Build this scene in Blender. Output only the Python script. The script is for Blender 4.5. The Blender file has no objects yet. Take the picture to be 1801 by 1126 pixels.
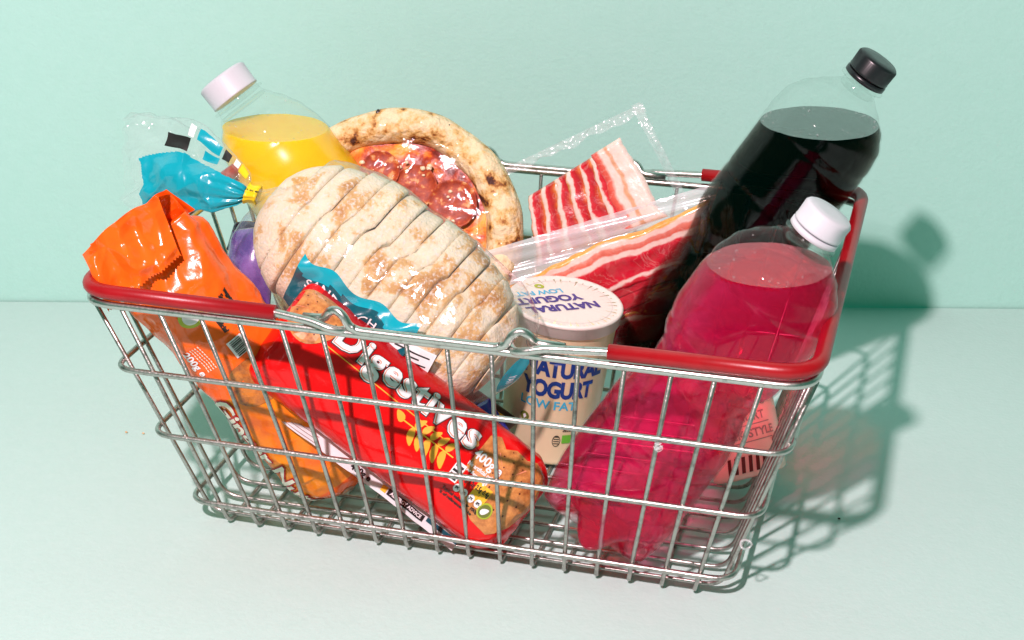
import bpy, bmesh, math, random
from mathutils import Vector, Matrix, noise
random.seed(7)
V = Vector; PI = math.pi
sc = bpy.context.scene
COL = sc.collection
# ------------------------------------------------------------------ camera, world, lamps, exposure
FPX, CW, CH = 2949.284, 1801.0, 1126.0
CAM = V((0.289994, -1.027722, 0.596769))
MR = Matrix(((0.963979, -0.110623, 0.241882), (0.265957, 0.389203, -0.881923), (0.003420, 0.914485, 0.404605)))
RGT, UPV, FWD = MR.col[0].copy(), MR.col[1].copy(), MR.col[2].copy()   # camera right, up, and towards the camera
cd = bpy.data.cameras.new('camera'); cam = bpy.data.objects.new('camera', cd); COL.objects.link(cam)
cam.matrix_world = Matrix.Translation(CAM) @ MR.to_4x4()
cd.sensor_width = 36.0; cd.lens = FPX/CW*36.0; cd.clip_end = 50; cd.clip_start = 0.01
sc.camera = cam
w = bpy.data.worlds.new('World'); sc.world = w; w.use_nodes = True
bg = w.node_tree.nodes['Background']; bg.inputs[0].default_value = (0.05, 0.80, 0.54, 1); bg.inputs[1].default_value = 0.22
def lamp(name, loc, target, size, power, color):
    l = bpy.data.lights.new(name, 'AREA'); l.shape = 'DISK'; l.size = size; l.energy = power; l.color = color
    o = bpy.data.objects.new(name, l); COL.objects.link(o); o.location = loc
    o.rotation_euler = (V(target)-V(loc)).to_track_quat('-Z', 'Y').to_euler(); return o
lamp('studio_flash', (-0.026, -1.391, 1.530), (0.03, 0.08, 0.10), 0.085, 55.5, (1.0, 0.74, 0.80))
sc.view_settings.view_transform = 'Standard'; sc.view_settings.look = 'None'
sc.view_settings.exposure = 0.0; sc.view_settings.gamma = 1.0
cy = sc.cycles
cy.max_bounces = 16; cy.transparent_max_bounces = 40; cy.transmission_bounces = 12; cy.glossy_bounces = 6; cy.diffuse_bounces = 4
cy.use_denoising = True; cy.sample_clamp_indirect = 6.0; cy.blur_glossy = 0.4

def on(u, v, **k):
    """the point of the scene seen at (u, v) of the photograph on a plane x=, y= or z= of the basket's frame"""
    d = MR @ V(((u-CW/2)/FPX, -(v-CH/2)/FPX, -1.0))
    a, val = list(k.items())[0]; i = 'xyz'.index(a)
    return CAM + d*((val-CAM[i])/d[i])
# ------------------------------------------------------------------ object helpers
def clean(o, label=None, cat=None, group=None, kind=None):
    if label: o['label'] = label
    if cat: o['category'] = cat
    if group: o['group'] = group
    if kind: o['kind'] = kind
    return o
def thing(name, loc, label, cat, group=None):
    o = bpy.data.objects.new(name, None); COL.objects.link(o); o.location = loc; o.empty_display_size = .01
    return clean(o, label, cat, group)
def link(name, me, mats, parent=None, smooth=True):
    o = bpy.data.objects.new(name, me); COL.objects.link(o)
    for m in (mats if isinstance(mats, (list, tuple)) else [mats]): me.materials.append(m)
    if smooth: me.polygons.foreach_set('use_smooth', [True]*len(me.polygons))
    if parent:
        # geometry is written in world coordinates; keep it there under its parent
        o.parent = parent
        root = parent; off = V((0, 0, 0))
        while root: off += V(root.location); root = root.parent
        o.location = (0, 0, 0); me.transform(Matrix.Translation(-off))
    return o
def mesh(name, verts, faces, mats, parent=None, smooth=True, mi=None):
    me = bpy.data.meshes.new(name); me.from_pydata([tuple(v) for v in verts], [], faces)
    if mi: me.polygons.foreach_set('material_index', mi)
    me.update(); return link(name, me, mats, parent, smooth)
def bmobj(name, bm, mats, parent=None, smooth=True):
    me = bpy.data.meshes.new(name); bm.to_mesh(me); bm.free(); return link(name, me, mats, parent, smooth)
def grid(name, fn, nu, nv, mats, parent=None, closed_v=False, uv=True, caps=False, mif=None, flip=False):
    vs = []; fs = []; mi = []
    nvv = nv if closed_v else nv+1
    for i in range(nu+1):
        for j in range(nvv): vs.append(fn(i/nu, j/nv))
    for i in range(nu):
        for j in range(nv):
            j2 = (j+1) % nvv
            f = (i*nvv+j, i*nvv+j2, (i+1)*nvv+j2, (i+1)*nvv+j)
            fs.append(f[::-1] if flip else f)
            if mif: mi.append(mif((i+.5)/nu, (j+.5)/nv))
    if caps and closed_v:
        fs.append(tuple(range(nvv))); fs.append(tuple(nu*nvv+j for j in range(nvv))[::-1])
        if mif: mi += [0, 0]
    me = bpy.data.meshes.new(name); me.from_pydata([tuple(v) for v in vs], [], fs)
    if uv:
        ul = me.uv_layers.new(name='UVMap').data; k = 0
        for p_ in me.polygons:
            if len(p_.vertices) > 4:
                for li in p_.loop_indices: ul[li].uv = (.5, .5)
                continue
            i, j = divmod(k, nv); k += 1
            c = [(i/nu, j/nv), (i/nu, (j+1)/nv), ((i+1)/nu, (j+1)/nv), ((i+1)/nu, j/nv)]
            if flip: c = c[::-1]
            for q, li in enumerate(p_.loop_indices): ul[li].uv = c[q]
    if mif: me.polygons.foreach_set('material_index', mi)
    me.update(); return link(name, me, mats, parent)
def rounded(path, rad, n=6, closed=False):
    """replace the corners of a polyline by arcs"""
    out = []; N = len(path)
    for i, p_ in enumerate(path):
        p_ = V(p_)
        if not closed and i in (0, N-1): out.append(p_); continue
        a = V(path[i-1]); b = V(path[(i+1) % N]); r = rad[i] if isinstance(rad, (list, tuple)) else rad
        da = (a-p_); db = (b-p_); r = min(r, da.length*.49, db.length*.49); da.normalize(); db.normalize()
        if r < 1e-5: out.append(p_); continue
        s, e = p_+da*r, p_+db*r
        for k in range(n+1):
            t = k/n; out.append(s*(1-t)**2+p_*2*t*(1-t)+e*t*t)
    return out
def tube_geo(path, r, ns=8, closed=False, base=0):
    pts = [V(q) for q in path]; N = len(pts); vs = []; fs = []
    tans = []
    for i in range(N):
        a = pts[i-1] if (i > 0 or closed) else pts[i]; b = pts[(i+1) % N] if (i < N-1 or closed) else pts[i]
        tans.append((b-a).normalized())
    t0 = tans[0]; nrm = t0.orthogonal().normalized()
    for i in range(N):
        t = tans[i]
        if i: 
            q = tans[i-1].rotation_difference(t); nrm = q @ nrm; nrm = (nrm - t*nrm.dot(t)).normalized()
        bn = t.cross(nrm); rr = r(i/(N-1)) if callable(r) else r
        for k in range(ns):
            a = 2*PI*k/ns; vs.append(pts[i]+(nrm*math.cos(a)+bn*math.sin(a))*rr)
    M = N if closed else N-1
    for i in range(M):
        for k in range(ns):
            i2 = (i+1) % N; fs.append((base+i*ns+k, base+i*ns+(k+1) % ns, base+i2*ns+(k+1) % ns, base+i2*ns+k))
    if not closed:
        fs.append(tuple(base+k for k in range(ns))[::-1]); fs.append(tuple(base+(N-1)*ns+k for k in range(ns)))
    return vs, fs
def tube(name, path, r, mats, parent=None, ns=8, closed=False):
    vs, fs = tube_geo(path, r, ns, closed); return mesh(name, vs, fs, mats, parent)
def sm(a, b, x):
    t = max(0., min(1., (x-a)/(b-a))); return t*t*(3-2*t)
def interp(tab, x):
    if x <= tab[0][0]: return tab[0][1]
    for (x0, y0), (x1, y1) in zip(tab, tab[1:]):
        if x <= x1:
            t = (x-x0)/(x1-x0); t = t*t*(3-2*t)*.5+t*.5; return y0+(y1-y0)*t
    return tab[-1][1]
def nz(p_, f, o=0.0): return noise.noise(V((p_[0]*f+o, p_[1]*f-o*.7, p_[2]*f+o*1.3)))
def vor(p_, f, o=0.0):
    d, _ = noise.voronoi(V((p_[0]*f+o, p_[1]*f-o, p_[2]*f+o*.5))); return d[1]-d[0]
def ridge(p_, f, o=0.0): return 1-abs(nz(p_, f, o))*2.2
# ------------------------------------------------------------------ materials
def newmat(name):
    m = bpy.data.materials.new(name); m.use_nodes = True; nt = m.node_tree; nt.nodes.clear()
    o = nt.nodes.new('ShaderNodeOutputMaterial'); return m, nt, o
def N(nt, t, **k):
    n = nt.nodes.new('ShaderNode'+t)
    for a, b in k.items():
        if a.startswith('i_'): n.inputs[a[2:].replace('_', ' ')].default_value = b
        else: setattr(n, a, b)
    return n
def bumpn(nt, scale, strength, dist=.001, detail=6, coord='Object', src=None):
    tc = N(nt, 'TexCoord'); no = N(nt, 'TexNoise'); no.inputs['Scale'].default_value = scale; no.inputs['Detail'].default_value = detail
    nt.links.new(tc.outputs[coord], no.inputs['Vector'])
    b = N(nt, 'Bump'); b.inputs['Strength'].default_value = strength; b.inputs['Distance'].default_value = dist
    nt.links.new(no.outputs[0] if src is None else src, b.inputs['Height']); return b
def pbr(name, col, rough=.5, metal=0., spec=.5, coat=0., sss=0., bump=None, var=None, sssr=(.01, .005, .003), trans=0.):
    m, nt, o = newmat(name); p_ = N(nt, 'BsdfPrincipled')
    p_.inputs['Base Color'].default_value = (*col, 1); p_.inputs['Roughness'].default_value = rough
    p_.inputs['Metallic'].default_value = metal; p_.inputs['Specular IOR Level'].default_value = spec
    p_.inputs['Coat Weight'].default_value = coat; p_.inputs['Coat Roughness'].default_value = .08
    p_.inputs['Subsurface Weight'].default_value = sss; p_.inputs['Subsurface Radius'].default_value = sssr; p_.inputs['Subsurface Scale'].default_value = 1.0
    p_.inputs['Transmission Weight'].default_value = trans
    nt.links.new(p_.outputs[0], o.inputs[0])
    if bump:
        b = bumpn(nt, bump[0], bump[1], bump[2] if len(bump) > 2 else .001); nt.links.new(b.outputs[0], p_.inputs['Normal'])
    if var:  # (scale, colour2, lo, hi)
        ramp(nt, var, col, p_)
    return m
def ramp(nt, var, col, p_):
    tc = N(nt, 'TexCoord'); no = N(nt, 'TexNoise'); no.inputs['Scale'].default_value = var[0]; no.inputs['Detail'].default_value = 8; no.inputs['Roughness'].default_value = .62
    nt.links.new(tc.outputs['Object'], no.inputs['Vector'])
    cr = N(nt, 'ValToRGB'); cr.color_ramp.elements[0].position = var[2]; cr.color_ramp.elements[1].position = var[3]
    cr.color_ramp.elements[0].color = (*col, 1); cr.color_ramp.elements[1].color = (*var[1], 1)
    nt.links.new(no.outputs[0], cr.inputs[0]); nt.links.new(cr.outputs[0], p_.inputs['Base Color']); return cr
def film(name, tint=(1, 1, 1), rough=.09, haze=.04, bump=(180, .25, .0006), ior=1.5, gl=1.0):
    """thin clear plastic film: see-through, glossy at grazing angles, a trace of milkiness"""
    m, nt, o = newmat(name)
    t = N(nt, 'BsdfTransparent'); t.inputs[0].default_value = (*tint, 1)
    g = N(nt, 'BsdfGlossy'); g.inputs['Roughness'].default_value = rough
    d = N(nt, 'BsdfDiffuse'); d.inputs[0].default_value = (.9, .92, .92, 1)
    fr = N(nt, 'Fresnel'); fr.inputs[0].default_value = ior
    mul = N(nt, 'Math', operation='MULTIPLY'); mul.inputs[1].default_value = gl
    gb = N(nt, 'NewGeometry'); mr_ = N(nt, 'MapRange'); mr_.inputs['To Min'].default_value = ior; mr_.inputs['To Max'].default_value = 1/ior
    nt.links.new(gb.outputs['Backfacing'], mr_.inputs[0]); nt.links.new(mr_.outputs[0], fr.inputs[0])
    m1 = N(nt, 'MixShader'); m1.inputs[0].default_value = haze; m2 = N(nt, 'MixShader')
    L = nt.links.new
    L(t.outputs[0], m1.inputs[1]); L(d.outputs[0], m1.inputs[2])
    L(fr.outputs[0], mul.inputs[0]); L(mul.outputs[0], m2.inputs[0]); L(m1.outputs[0], m2.inputs[1]); L(g.outputs[0], m2.inputs[2])
    if bump:
        b = bumpn(nt, *bump); L(b.outputs[0], g.inputs['Normal']); L(b.outputs[0], fr.inputs['Normal'])
    L(m2.outputs[0], o.inputs[0]); return m
def liquid(name, col, dens, mix=.5, ior=1.33, body=None, gloss=.3, rr=.07):
    m, nt, o = newmat(name); L = nt.links.new
    t = N(nt, 'BsdfTransparent'); r = N(nt, 'BsdfRefraction'); r.inputs['IOR'].default_value = ior; r.inputs['Roughness'].default_value = rr
    g = N(nt, 'BsdfGlossy'); g.inputs['Roughness'].default_value = .02; fr = N(nt, 'Fresnel'); fr.inputs[0].default_value = 1.33
    m1 = N(nt, 'MixShader'); m1.inputs[0].default_value = mix; L(t.outputs[0], m1.inputs[1]); L(r.outputs[0], m1.inputs[2])
    if body:   # diffuse colour mixed in as the glow of light through the drink
        df = N(nt, 'BsdfDiffuse'); df.inputs[0].default_value = (*body[1], 1); mb = N(nt, 'MixShader'); mb.inputs[0].default_value = body[0]
        L(m1.outputs[0], mb.inputs[1]); L(df.outputs[0], mb.inputs[2]); m1 = mb
    m2 = N(nt, 'MixShader'); geo = N(nt, 'NewGeometry'); sub = N(nt, 'Math', operation='SUBTRACT'); sub.inputs[0].default_value = 1.
    mu = N(nt, 'Math', operation='MULTIPLY'); mul2 = N(nt, 'Math', operation='MULTIPLY'); mul2.inputs[1].default_value = gloss; L(geo.outputs['Backfacing'], sub.inputs[1]); L(sub.outputs[0], mu.inputs[0]); L(fr.outputs[0], mu.inputs[1])
    L(mu.outputs[0], mul2.inputs[0]); L(mul2.outputs[0], m2.inputs[0]); L(m1.outputs[0], m2.inputs[1]); L(g.outputs[0], m2.inputs[2]); L(m2.outputs[0], o.inputs[0])
    a = N(nt, 'VolumeAbsorption'); a.inputs[0].default_value = (*col, 1); a.inputs[1].default_value = dens; L(a.outputs[0], o.inputs['Volume'])
    return m
M = {}
M['floor'] = pbr('mint_paper_floor', (.53, .72, .665), .75, spec=.25, bump=(260, .25, .0012), var=(90, (.55, .73, .68), .35, .65))
M['wall'] = pbr('mint_paper_wall', (.445, .745, .655), .8, spec=.2, bump=(260, .3, .0012), var=(90, (.46, .755, .67), .35, .65))
M['metal'] = pbr('galvanised_wire', (.50, .485, .45), .38, metal=1., bump=(420, .5, .0006), var=(160, (.22, .20, .18), .50, .72))
M['metal2'] = pbr('polished_rim_rod', (.60, .585, .55), .33, metal=1., bump=(520, .3, .0004), var=(190, (.26, .24, .22), .54, .74))
M['grip'] = pbr('red_rubber_grip', (.37, .0015, .008), .34, spec=.5, bump=(700, .2, .0003), var=(60, (.30, .001, .006), .45, .7))
M['pet'] = film('clear_bottle_plastic', tint=(.985, .995, .99), rough=.04, haze=.0, bump=(60, .10, .0006), ior=1.5, gl=.5)
M['film'] = film('clear_crinkled_film', rough=.05, haze=.012, bump=(110, .35, .0012), gl=.8)
M['film_hazy'] = film('milky_bag_film', rough=.07, haze=.05, bump=(120, .35, .0012), gl=1.0)
M['film_thin'] = film('thin_wrap_film', rough=.05, haze=.004, bump=(90, .35, .0012), gl=.25)
M['pink'] = liquid('pink_lemonade', (.999, .0, .46), 37., .48, body=(.16, (.99, .003, .12)), rr=.20)
M['pink_top'] = liquid('pink_lemonade_surface', (.999, .0, .46), 30., .30, body=(.25, (.95, .06, .16)), gloss=1.4, rr=.1)
M['cola'] = liquid('cola', (.30, .18, .10), 110., .25)
M['cola_top'] = liquid('cola_surface', (.30, .18, .10), 110., .25, body=(.02, (.3, .3, .2)), gloss=2.6, rr=.03)
M['bubble'] = film('bubble_skin', rough=.1, haze=.08, bump=None, gl=.8)
M['juice'] = pbr('orange_juice', (.95, .55, .01), .22, sss=.5, sssr=(.02, .008, .001), coat=.4, var=(22, (1.0, .62, .015), .4, .6))
M['cap_white'] = pbr('white_cap_plastic', (.66, .66, .70), .42, sss=.05, sssr=(.003, .003, .003))
M['cap_black'] = pbr('black_cap_plastic', (.012, .013, .015), .3)
M['pot'] = pbr('cream_pot_plastic', (.95, .77, .48), .33, coat=.15, sss=.05)
M['lid'] = pbr('lid_plastic', (.88, .82, .74), .3, coat=.3, bump=(60, .3, .0008))
M['lidrim'] = film('clear_lid_rim', tint=(.96, .96, .96), rough=.12, haze=.30, bump=None)
M['navy'] = pbr('navy_print', (.01, .045, .24), .4); M['violet'] = pbr('purple_blue_print', (.05, .035, .26), .4)
M['cyan'] = pbr('cyan_print', (.06, .48, .72), .4); M['black'] = pbr('black_print', (.015, .014, .013), .45)
M['white'] = pbr('white_print', (.84, .84, .84), .4); M['lime'] = pbr('lime_print', (.42, .50, .03), .4)
M['olive'] = pbr('olive_badge_print', (.16, .19, .03), .4); M['green'] = pbr('green_print', (.15, .55, .04), .4)
M['gold'] = pbr('gold_print', (.90, .42, .03), .4); M['amber'] = pbr('amber_print', (.92, .50, .03), .4); M['greyp'] = pbr('grey_brown_print', (.33, .26, .22), .5)
M['maroon'] = pbr('dark_red_print', (.10, .004, .004), .4); M['salmon'] = pbr('salmon_print', (.85, .30, .18), .4)
M['redfoil'] = pbr('glossy_red_foil', (.80, .003, .005), .22, spec=.3, coat=.22, bump=(60, .35, .0015))
M['redprint'] = pbr('deep_red_band', (.50, .002, .005), .25, spec=.3, coat=.2)
M['orangefoil'] = pbr('glossy_orange_foil', (.93, .115, .006), .2, spec=.35, coat=.35, bump=(70, .4, .0018), var=(9, (.96, .15, .01), .4, .6))
M['amberfoil'] = pbr('amber_foil', (.90, .27, .01), .24, spec=.3, coat=.25, bump=(80, .5, .0018), var=(26, (.74, .12, .01), .42, .64))
M['cream'] = pbr('cream_print', (.80, .80, .64), .4)
M['teal'] = pbr('teal_film_print', (.006, .38, .47), .25, coat=.6, bump=(110, .4, .0010)); M['teal_d'] = pbr('dark_teal_film_print', (.006, .09, .12), .25, coat=.5, bump=(110, .4, .001))
M['tape'] = pbr('yellow_bag_tape', (.93, .68, .01), .35); M['blue'] = pbr('glossy_blue_foil', (.008, .02, .42), .2, coat=.6, bump=(80, .4, .002))
M['purple'] = pbr('glossy_purple_foil', (.07, .025, .24), .22, coat=.6, bump=(70, .5, .002), var=(40, (.22, .12, .45), .45, .65))
M['brownp'] = pbr('dark_brown_wrapper', (.05, .02, .015), .3, coat=.3); M['navyfoil'] = pbr('navy_foil', (.012, .015, .07), .25, coat=.5)
M['pinkpot'] = pbr('pale_pink_pot', (.86, .55, .45), .4, coat=.2)
M['salamifat'] = pbr('cheese', (.93, .72, .46), .35, coat=.3, sss=.2)

def biscuit_mat(name, col, dark):
    m, nt, o = newmat(name); p_ = N(nt, 'BsdfPrincipled'); L = nt.links.new; p_.inputs['Roughness'].default_value = .38; p_.inputs['Coat Weight'].default_value = .35
    tc = N(nt, 'TexCoord'); a = N(nt, 'TexNoise'); a.inputs['Scale'].default_value = 130; a.inputs['Detail'].default_value = 10; a.inputs['Roughness'].default_value = .7
    cr = N(nt, 'ValToRGB'); e = cr.color_ramp.elements; e[0].position = .33; e[0].color = (*dark, 1); e[1].position = .60; e[1].color = (*col, 1)
    L(tc.outputs['Object'], a.inputs[0]); L(a.outputs[0], cr.inputs[0]); L(cr.outputs[0], p_.inputs['Base Color'])
    L(p_.outputs[0], o.inputs[0]); return m
M['biscuit'] = biscuit_mat('printed_biscuit', (.72, .30, .08), (.34, .09, .02))
M['ginger'] = biscuit_mat('printed_ginger_biscuit', (.62, .20, .02), (.16, .03, .01))
def noisemix(name, stops, scale, rough=.5, coat=0., sss=0., bump=(200, .5, .001), detail=9, dist=0.0, second=None):
    m, nt, o = newmat(name); p_ = N(nt, 'BsdfPrincipled'); L = nt.links.new; p_.inputs['Roughness'].default_value = rough; p_.inputs['Coat Weight'].default_value = coat; p_.inputs['Coat Roughness'].default_value = .12
    p_.inputs['Subsurface Weight'].default_value = sss; p_.inputs['Subsurface Radius'].default_value = (.004, .002, .001); p_.inputs['Subsurface Scale'].default_value = 1.
    tc = N(nt, 'TexCoord'); a = N(nt, 'TexNoise'); a.inputs['Scale'].default_value = scale; a.inputs['Detail'].default_value = detail; a.inputs['Roughness'].default_value = .6; a.inputs['Distortion'].default_value = dist
    cr = N(nt, 'ValToRGB'); el = cr.color_ramp.elements
    while len(el) < len(stops): el.new(.5)
    for e, (q, c) in zip(el, stops): e.position = q; e.color = (*c, 1)
    L(tc.outputs['Object'], a.inputs[0]); L(a.outputs[0], cr.inputs[0]); out = cr.outputs[0]
    if second:   # (scale, lo, hi, colour)
        b2 = N(nt, 'TexNoise'); b2.inputs['Scale'].default_value = second[0]; b2.inputs['Detail'].default_value = 5
        mp = N(nt, 'Mapping'); mp.inputs['Location'].default_value = (3.1, 1.7, .4); L(tc.outputs['Object'], mp.inputs[0]); L(mp.outputs[0], b2.inputs[0])
        rr = N(nt, 'MapRange'); rr.inputs['From Min'].default_value = second[1]; rr.inputs['From Max'].default_value = second[2]; L(b2.outputs[0], rr.inputs[0])
        mx = N(nt, 'MixRGB'); mx.inputs[2].default_value = (*second[3], 1); L(rr.outputs[0], mx.inputs[0]); L(out, mx.inputs[1]); out = mx.outputs[0]
    L(out, p_.inputs['Base Color']); bb = bumpn(nt, *bump); L(bb.outputs[0], p_.inputs['Normal']); L(p_.outputs[0], o.inputs[0]); return m
M['crust'] = noisemix('floured_bread_crust', [(.38, (.80, .74, .55)), (.515, (.78, .66, .44)), (.555, (.68, .42, .15)), (.66, (.48, .21, .04))], 34, .8, bump=(420, .8, .0016), dist=.5, detail=12, second=(420, .50, .70, (.76, .73, .64)))
M['crumb'] = noisemix('bread_side', [(.35, (.86, .60, .36)), (.65, (.70, .36, .15))], 30, .8, bump=(300, .5, .001))
M['pizzacrust'] = noisemix('baked_pizza_crust', [(.345, (.08, .02, .01)), (.385, (.42, .15, .02)), (.45, (.80, .50, .18)), (.55, (.90, .72, .44))], 75, .55, coat=.1, sss=.05, bump=(190, 1., .0035), detail=6)
M['sauce'] = noisemix('tomato_cheese_topping', [(.36, (.16, .009, .003)), (.46, (.46, .04, .004)), (.52, (.70, .16, .008)), (.62, (.86, .40, .03))], 48, .4, coat=.12, bump=(140, .7, .0018), dist=.6)
M['salami'] = noisemix('salami', [(.38, (.28, .022, .003)), (.55, (.46, .055, .006)), (.61, (.62, .22, .05)), (.72, (.82, .52, .28))], 150, .55, coat=.03, bump=(200, .4, .0008), detail=3)

# ------------------------------------------------------------------ flat print laid on a curved surface
def flat_text(s, size=1.0, bold=0.0, shear=0.0, align='CENTER', space=1.0):
    cu = bpy.data.curves.new('t', 'FONT'); cu.body = s; cu.size = size; cu.offset = bold; cu.shear = shear
    cu.align_x = align; cu.align_y = 'CENTER'; cu.space_character = space; cu.resolution_u = 3
    o = bpy.data.objects.new('t', cu); COL.objects.link(o)
    dg = bpy.context.evaluated_depsgraph_get(); dg.update()
    me = bpy.data.meshes.new_from_object(o.evaluated_get(dg))
    bm = bmesh.new(); bm.from_mesh(me); bpy.data.objects.remove(o); bpy.data.curves.remove(cu); bpy.data.meshes.remove(me)
    return bm
def flat_poly(pts):
    bm = bmesh.new(); vs = [bm.verts.new((x, y, 0)) for x, y in pts]; bm.faces.new(vs); bmesh.ops.triangulate(bm, faces=bm.faces[:]); return bm
def flat_ring(r0, r1, n=28, ax=1.0, cx=0, cy=0):
    bm = bmesh.new(); vs = []
    for k in range(n):
        a = 2*PI*k/n; vs.append((bm.verts.new((cx+math.cos(a)*r0*ax, cy+math.sin(a)*r0, 0)), bm.verts.new((cx+math.cos(a)*r1*ax, cy+math.sin(a)*r1, 0))))
    for k in range(n):
        a, b = vs[k], vs[(k+1) % n]; bm.faces.new((a[0], a[1], b[1], b[0]))
    return bm
def disc_pts(cx, cy, r, n=24, ax=1.0, wob=0, seed=0):
    return [(cx+math.cos(2*PI*k/n)*r*ax*(1+wob*noise.noise(V((math.cos(2*PI*k/n)*2+seed, math.sin(2*PI*k/n)*2, seed)))), cy+math.sin(2*PI*k/n)*r*(1+wob*noise.noise(V((math.cos(2*PI*k/n)*2+seed, math.sin(2*PI*k/n)*2, seed))))) for k in range(n)]
def fit(bm, width, x0=None):
    xs = [v.co.x for v in bm.verts]; k = width/(max(xs)-min(xs)); lo = min(xs)
    for v in bm.verts: v.co.x = (v.co.x-lo)*k+(x0 if x0 is not None else -width/2)
    return bm
def lay(name, bm, fn, mat, parent, step=.004, tr=None):
    """cut a flat figure along a fine grid and wrap it by fn(x, y) -> point"""
    if tr:
        ang, dx, dy = tr; c, s = math.cos(ang), math.sin(ang)
        for v in bm.verts: x, y = v.co.x, v.co.y; v.co = V((x*c-y*s+dx, x*s+y*c+dy, 0))
    xs = [v.co.x for v in bm.verts]; ys = [v.co.y for v in bm.verts]
    for lo, hi, ax in ((min(xs), max(xs), V((1, 0, 0))), (min(ys), max(ys), V((0, 1, 0)))):
        k = math.ceil(lo/step)
        while k*step < hi:
            bmesh.ops.bisect_plane(bm, geom=bm.verts[:]+bm.edges[:]+bm.faces[:], plane_co=ax*(k*step), plane_no=ax, dist=1e-6); k += 1
    for v in bm.verts: v.co = fn(v.co.x, v.co.y)
    return bmobj(name, bm, mat, parent, smooth=False)
def merge_bm(lst):
    out = bmesh.new()
    for b in lst:
        me = bpy.data.meshes.new('m'); b.to_mesh(me); out.from_mesh(me); bpy.data.meshes.remove(me); b.free()
    return out

# ------------------------------------------------------------------ the setting
WN = V((.2569, -.9664, 0)); WX = V((.9664, .2569, 0)); W0 = V((.2688, .3973, 0))     # wall plane: normal, along, a point of its foot
def fl(u, v):
    p_ = W0+WX*((u-.5)*9)-(-WN)*0+WN*(v*4.6); return V((p_.x, p_.y, 0.0005*noise.noise(V((p_.x*3, p_.y*3, 0)))-.0006))
o = grid('floor', fl, 120, 60, M['floor']); clean(o, 'pale mint paper sheet covering the tabletop under the basket', kind='structure')
def wl(u, v):
    h = v*3.2; p_ = W0+WX*((u-.5)*9)-WN*(.002+.0035*math.exp(-h/.02)*0); return V((p_.x, p_.y, h-.004))
o = grid('backdrop_wall', wl, 90, 40, M['wall']); clean(o, 'plain mint green paper backdrop standing behind the basket', kind='structure')

# ------------------------------------------------------------------ the wire basket
LT, WT, LB, WB, H = .46, .32453, .35925, .23087, .17844
RZ = [.12808, .07558, .01921]
def dims(z):
    t = z/H; return (LB+(LT-LB)*t)/2, (WB+(WT-WB)*t)/2
bk = thing('shopping_basket', (0, 0, 0), 'silver wire shopping basket with two red grip handles, full of groceries', 'basket')
def rect(z, off=0, cr=.02, n=8):
    a, b = dims(z); a += off; b += off
    return rounded([(-a, -b, z), (a, -b, z), (a, b, z), (-a, b, z)], cr, n, True)
tube('rim', rect(H, 0, .022), .0027, M['metal2'], bk, 10, True)
for z in RZ: tube('ring', rect(z, .0022, .016), .00195, M['metal'], bk, 8, True)
AT, AB = .20103, .16135
for i in range(16):
    f = 2*i/15-1; xt, xb = AT*f, AB*f; wr = .0015
    jit = (random.random()-.5)*.0022
    a, b = dims(H)
    path = rounded([(xt+jit, -b, H-.002), (xb, -WB/2, .0018), (xb, WB/2, .0018), (xt+jit, b, H-.002)], .007, 5)
    tube('wire', path, wr, M['metal'], bk, 7)
for k in range(11):
    yb = -.108+k*.0216; yt = yb*1.37; a, b = dims(H); jit = (random.random()-.5)*.0015
    path = rounded([(-a, yt+jit, H-.002), (-LB/2+.002, yb, .0050), (LB/2-.002, yb, .0050), (a, yt+jit, H-.002)], .012, 6)
    tube('wire', path, .0015, M['metal'], bk, 7)
def sgn_path(sx):
    """one U-shaped handle lying on the rim on the side sx"""
    a, b = dims(H); zz = H+.0088
    P = []
    for sy in (-1, 1):
        q = []
        # hooked end under the retaining bar's hump
        for k in range(9):
            t = k/8*PI*1.25; q.append(V((sx*(.0585-.0055*math.sin(t)*1.0), sy*(b+.0042*math.cos(t)*-1), H+.0075-.0045*math.cos(t)*0+.0005*k)))
        q = [V((sx*.050, sy*(b-.0045), H+.0030)), V((sx*.0535, sy*(b+.001), H+.0015)), V((sx*.060, sy*(b+.0045), H+.0035)), V((sx*.072, sy*(b+.003), H+.0065)), V((.111 if sx > 0 else -.0965, sy*(b+.0015), zz))]
        P.append(q)
    corner = rounded([P[0][-1], V((sx*(a+.001), -(b+.0005), zz)), V((sx*(a+.001), b+.0005, zz)), P[1][-1]], .026, 9)
    return P[0][:-1]+corner+P[1][:-1][::-1], corner
for sx in (-1, 1):
    full, corner = sgn_path(sx)
    full = rounded(full, .004, 3)
    h = tube('handle', full, .0026, M['metal2'], bk, 10)
    g = corner[:]
    tube('grip', [V(q) for q in g], .0048, M['grip'], h, 14)
for sy in (-1, 1):
    a, b = dims(H); y = sy*b
    P = [(-.080, y-.003*sy, H+.0062), (-.066, y-.003*sy, H+.0068), (-.0625, y-.001*sy, H+.0125), (-.0575, y, H+.0150), (-.0525, y+.001*sy, H+.0118), (-.049, y+.001*sy, H+.0050), (-.043, y+.001*sy, H+.0028),
         (.043, y+.001*sy, H+.0028), (.049, y+.001*sy, H+.0050), (.0525, y+.001*sy, H+.0118), (.0575, y, H+.0150), (.0625, y-.001*sy, H+.0125), (.066, y-.003*sy, H+.0068), (.084, y-.003*sy, H+.0062)]
    tube('retaining_bar', rounded(P, .006, 4), .0028, M['metal2'], bk, 10)

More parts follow.
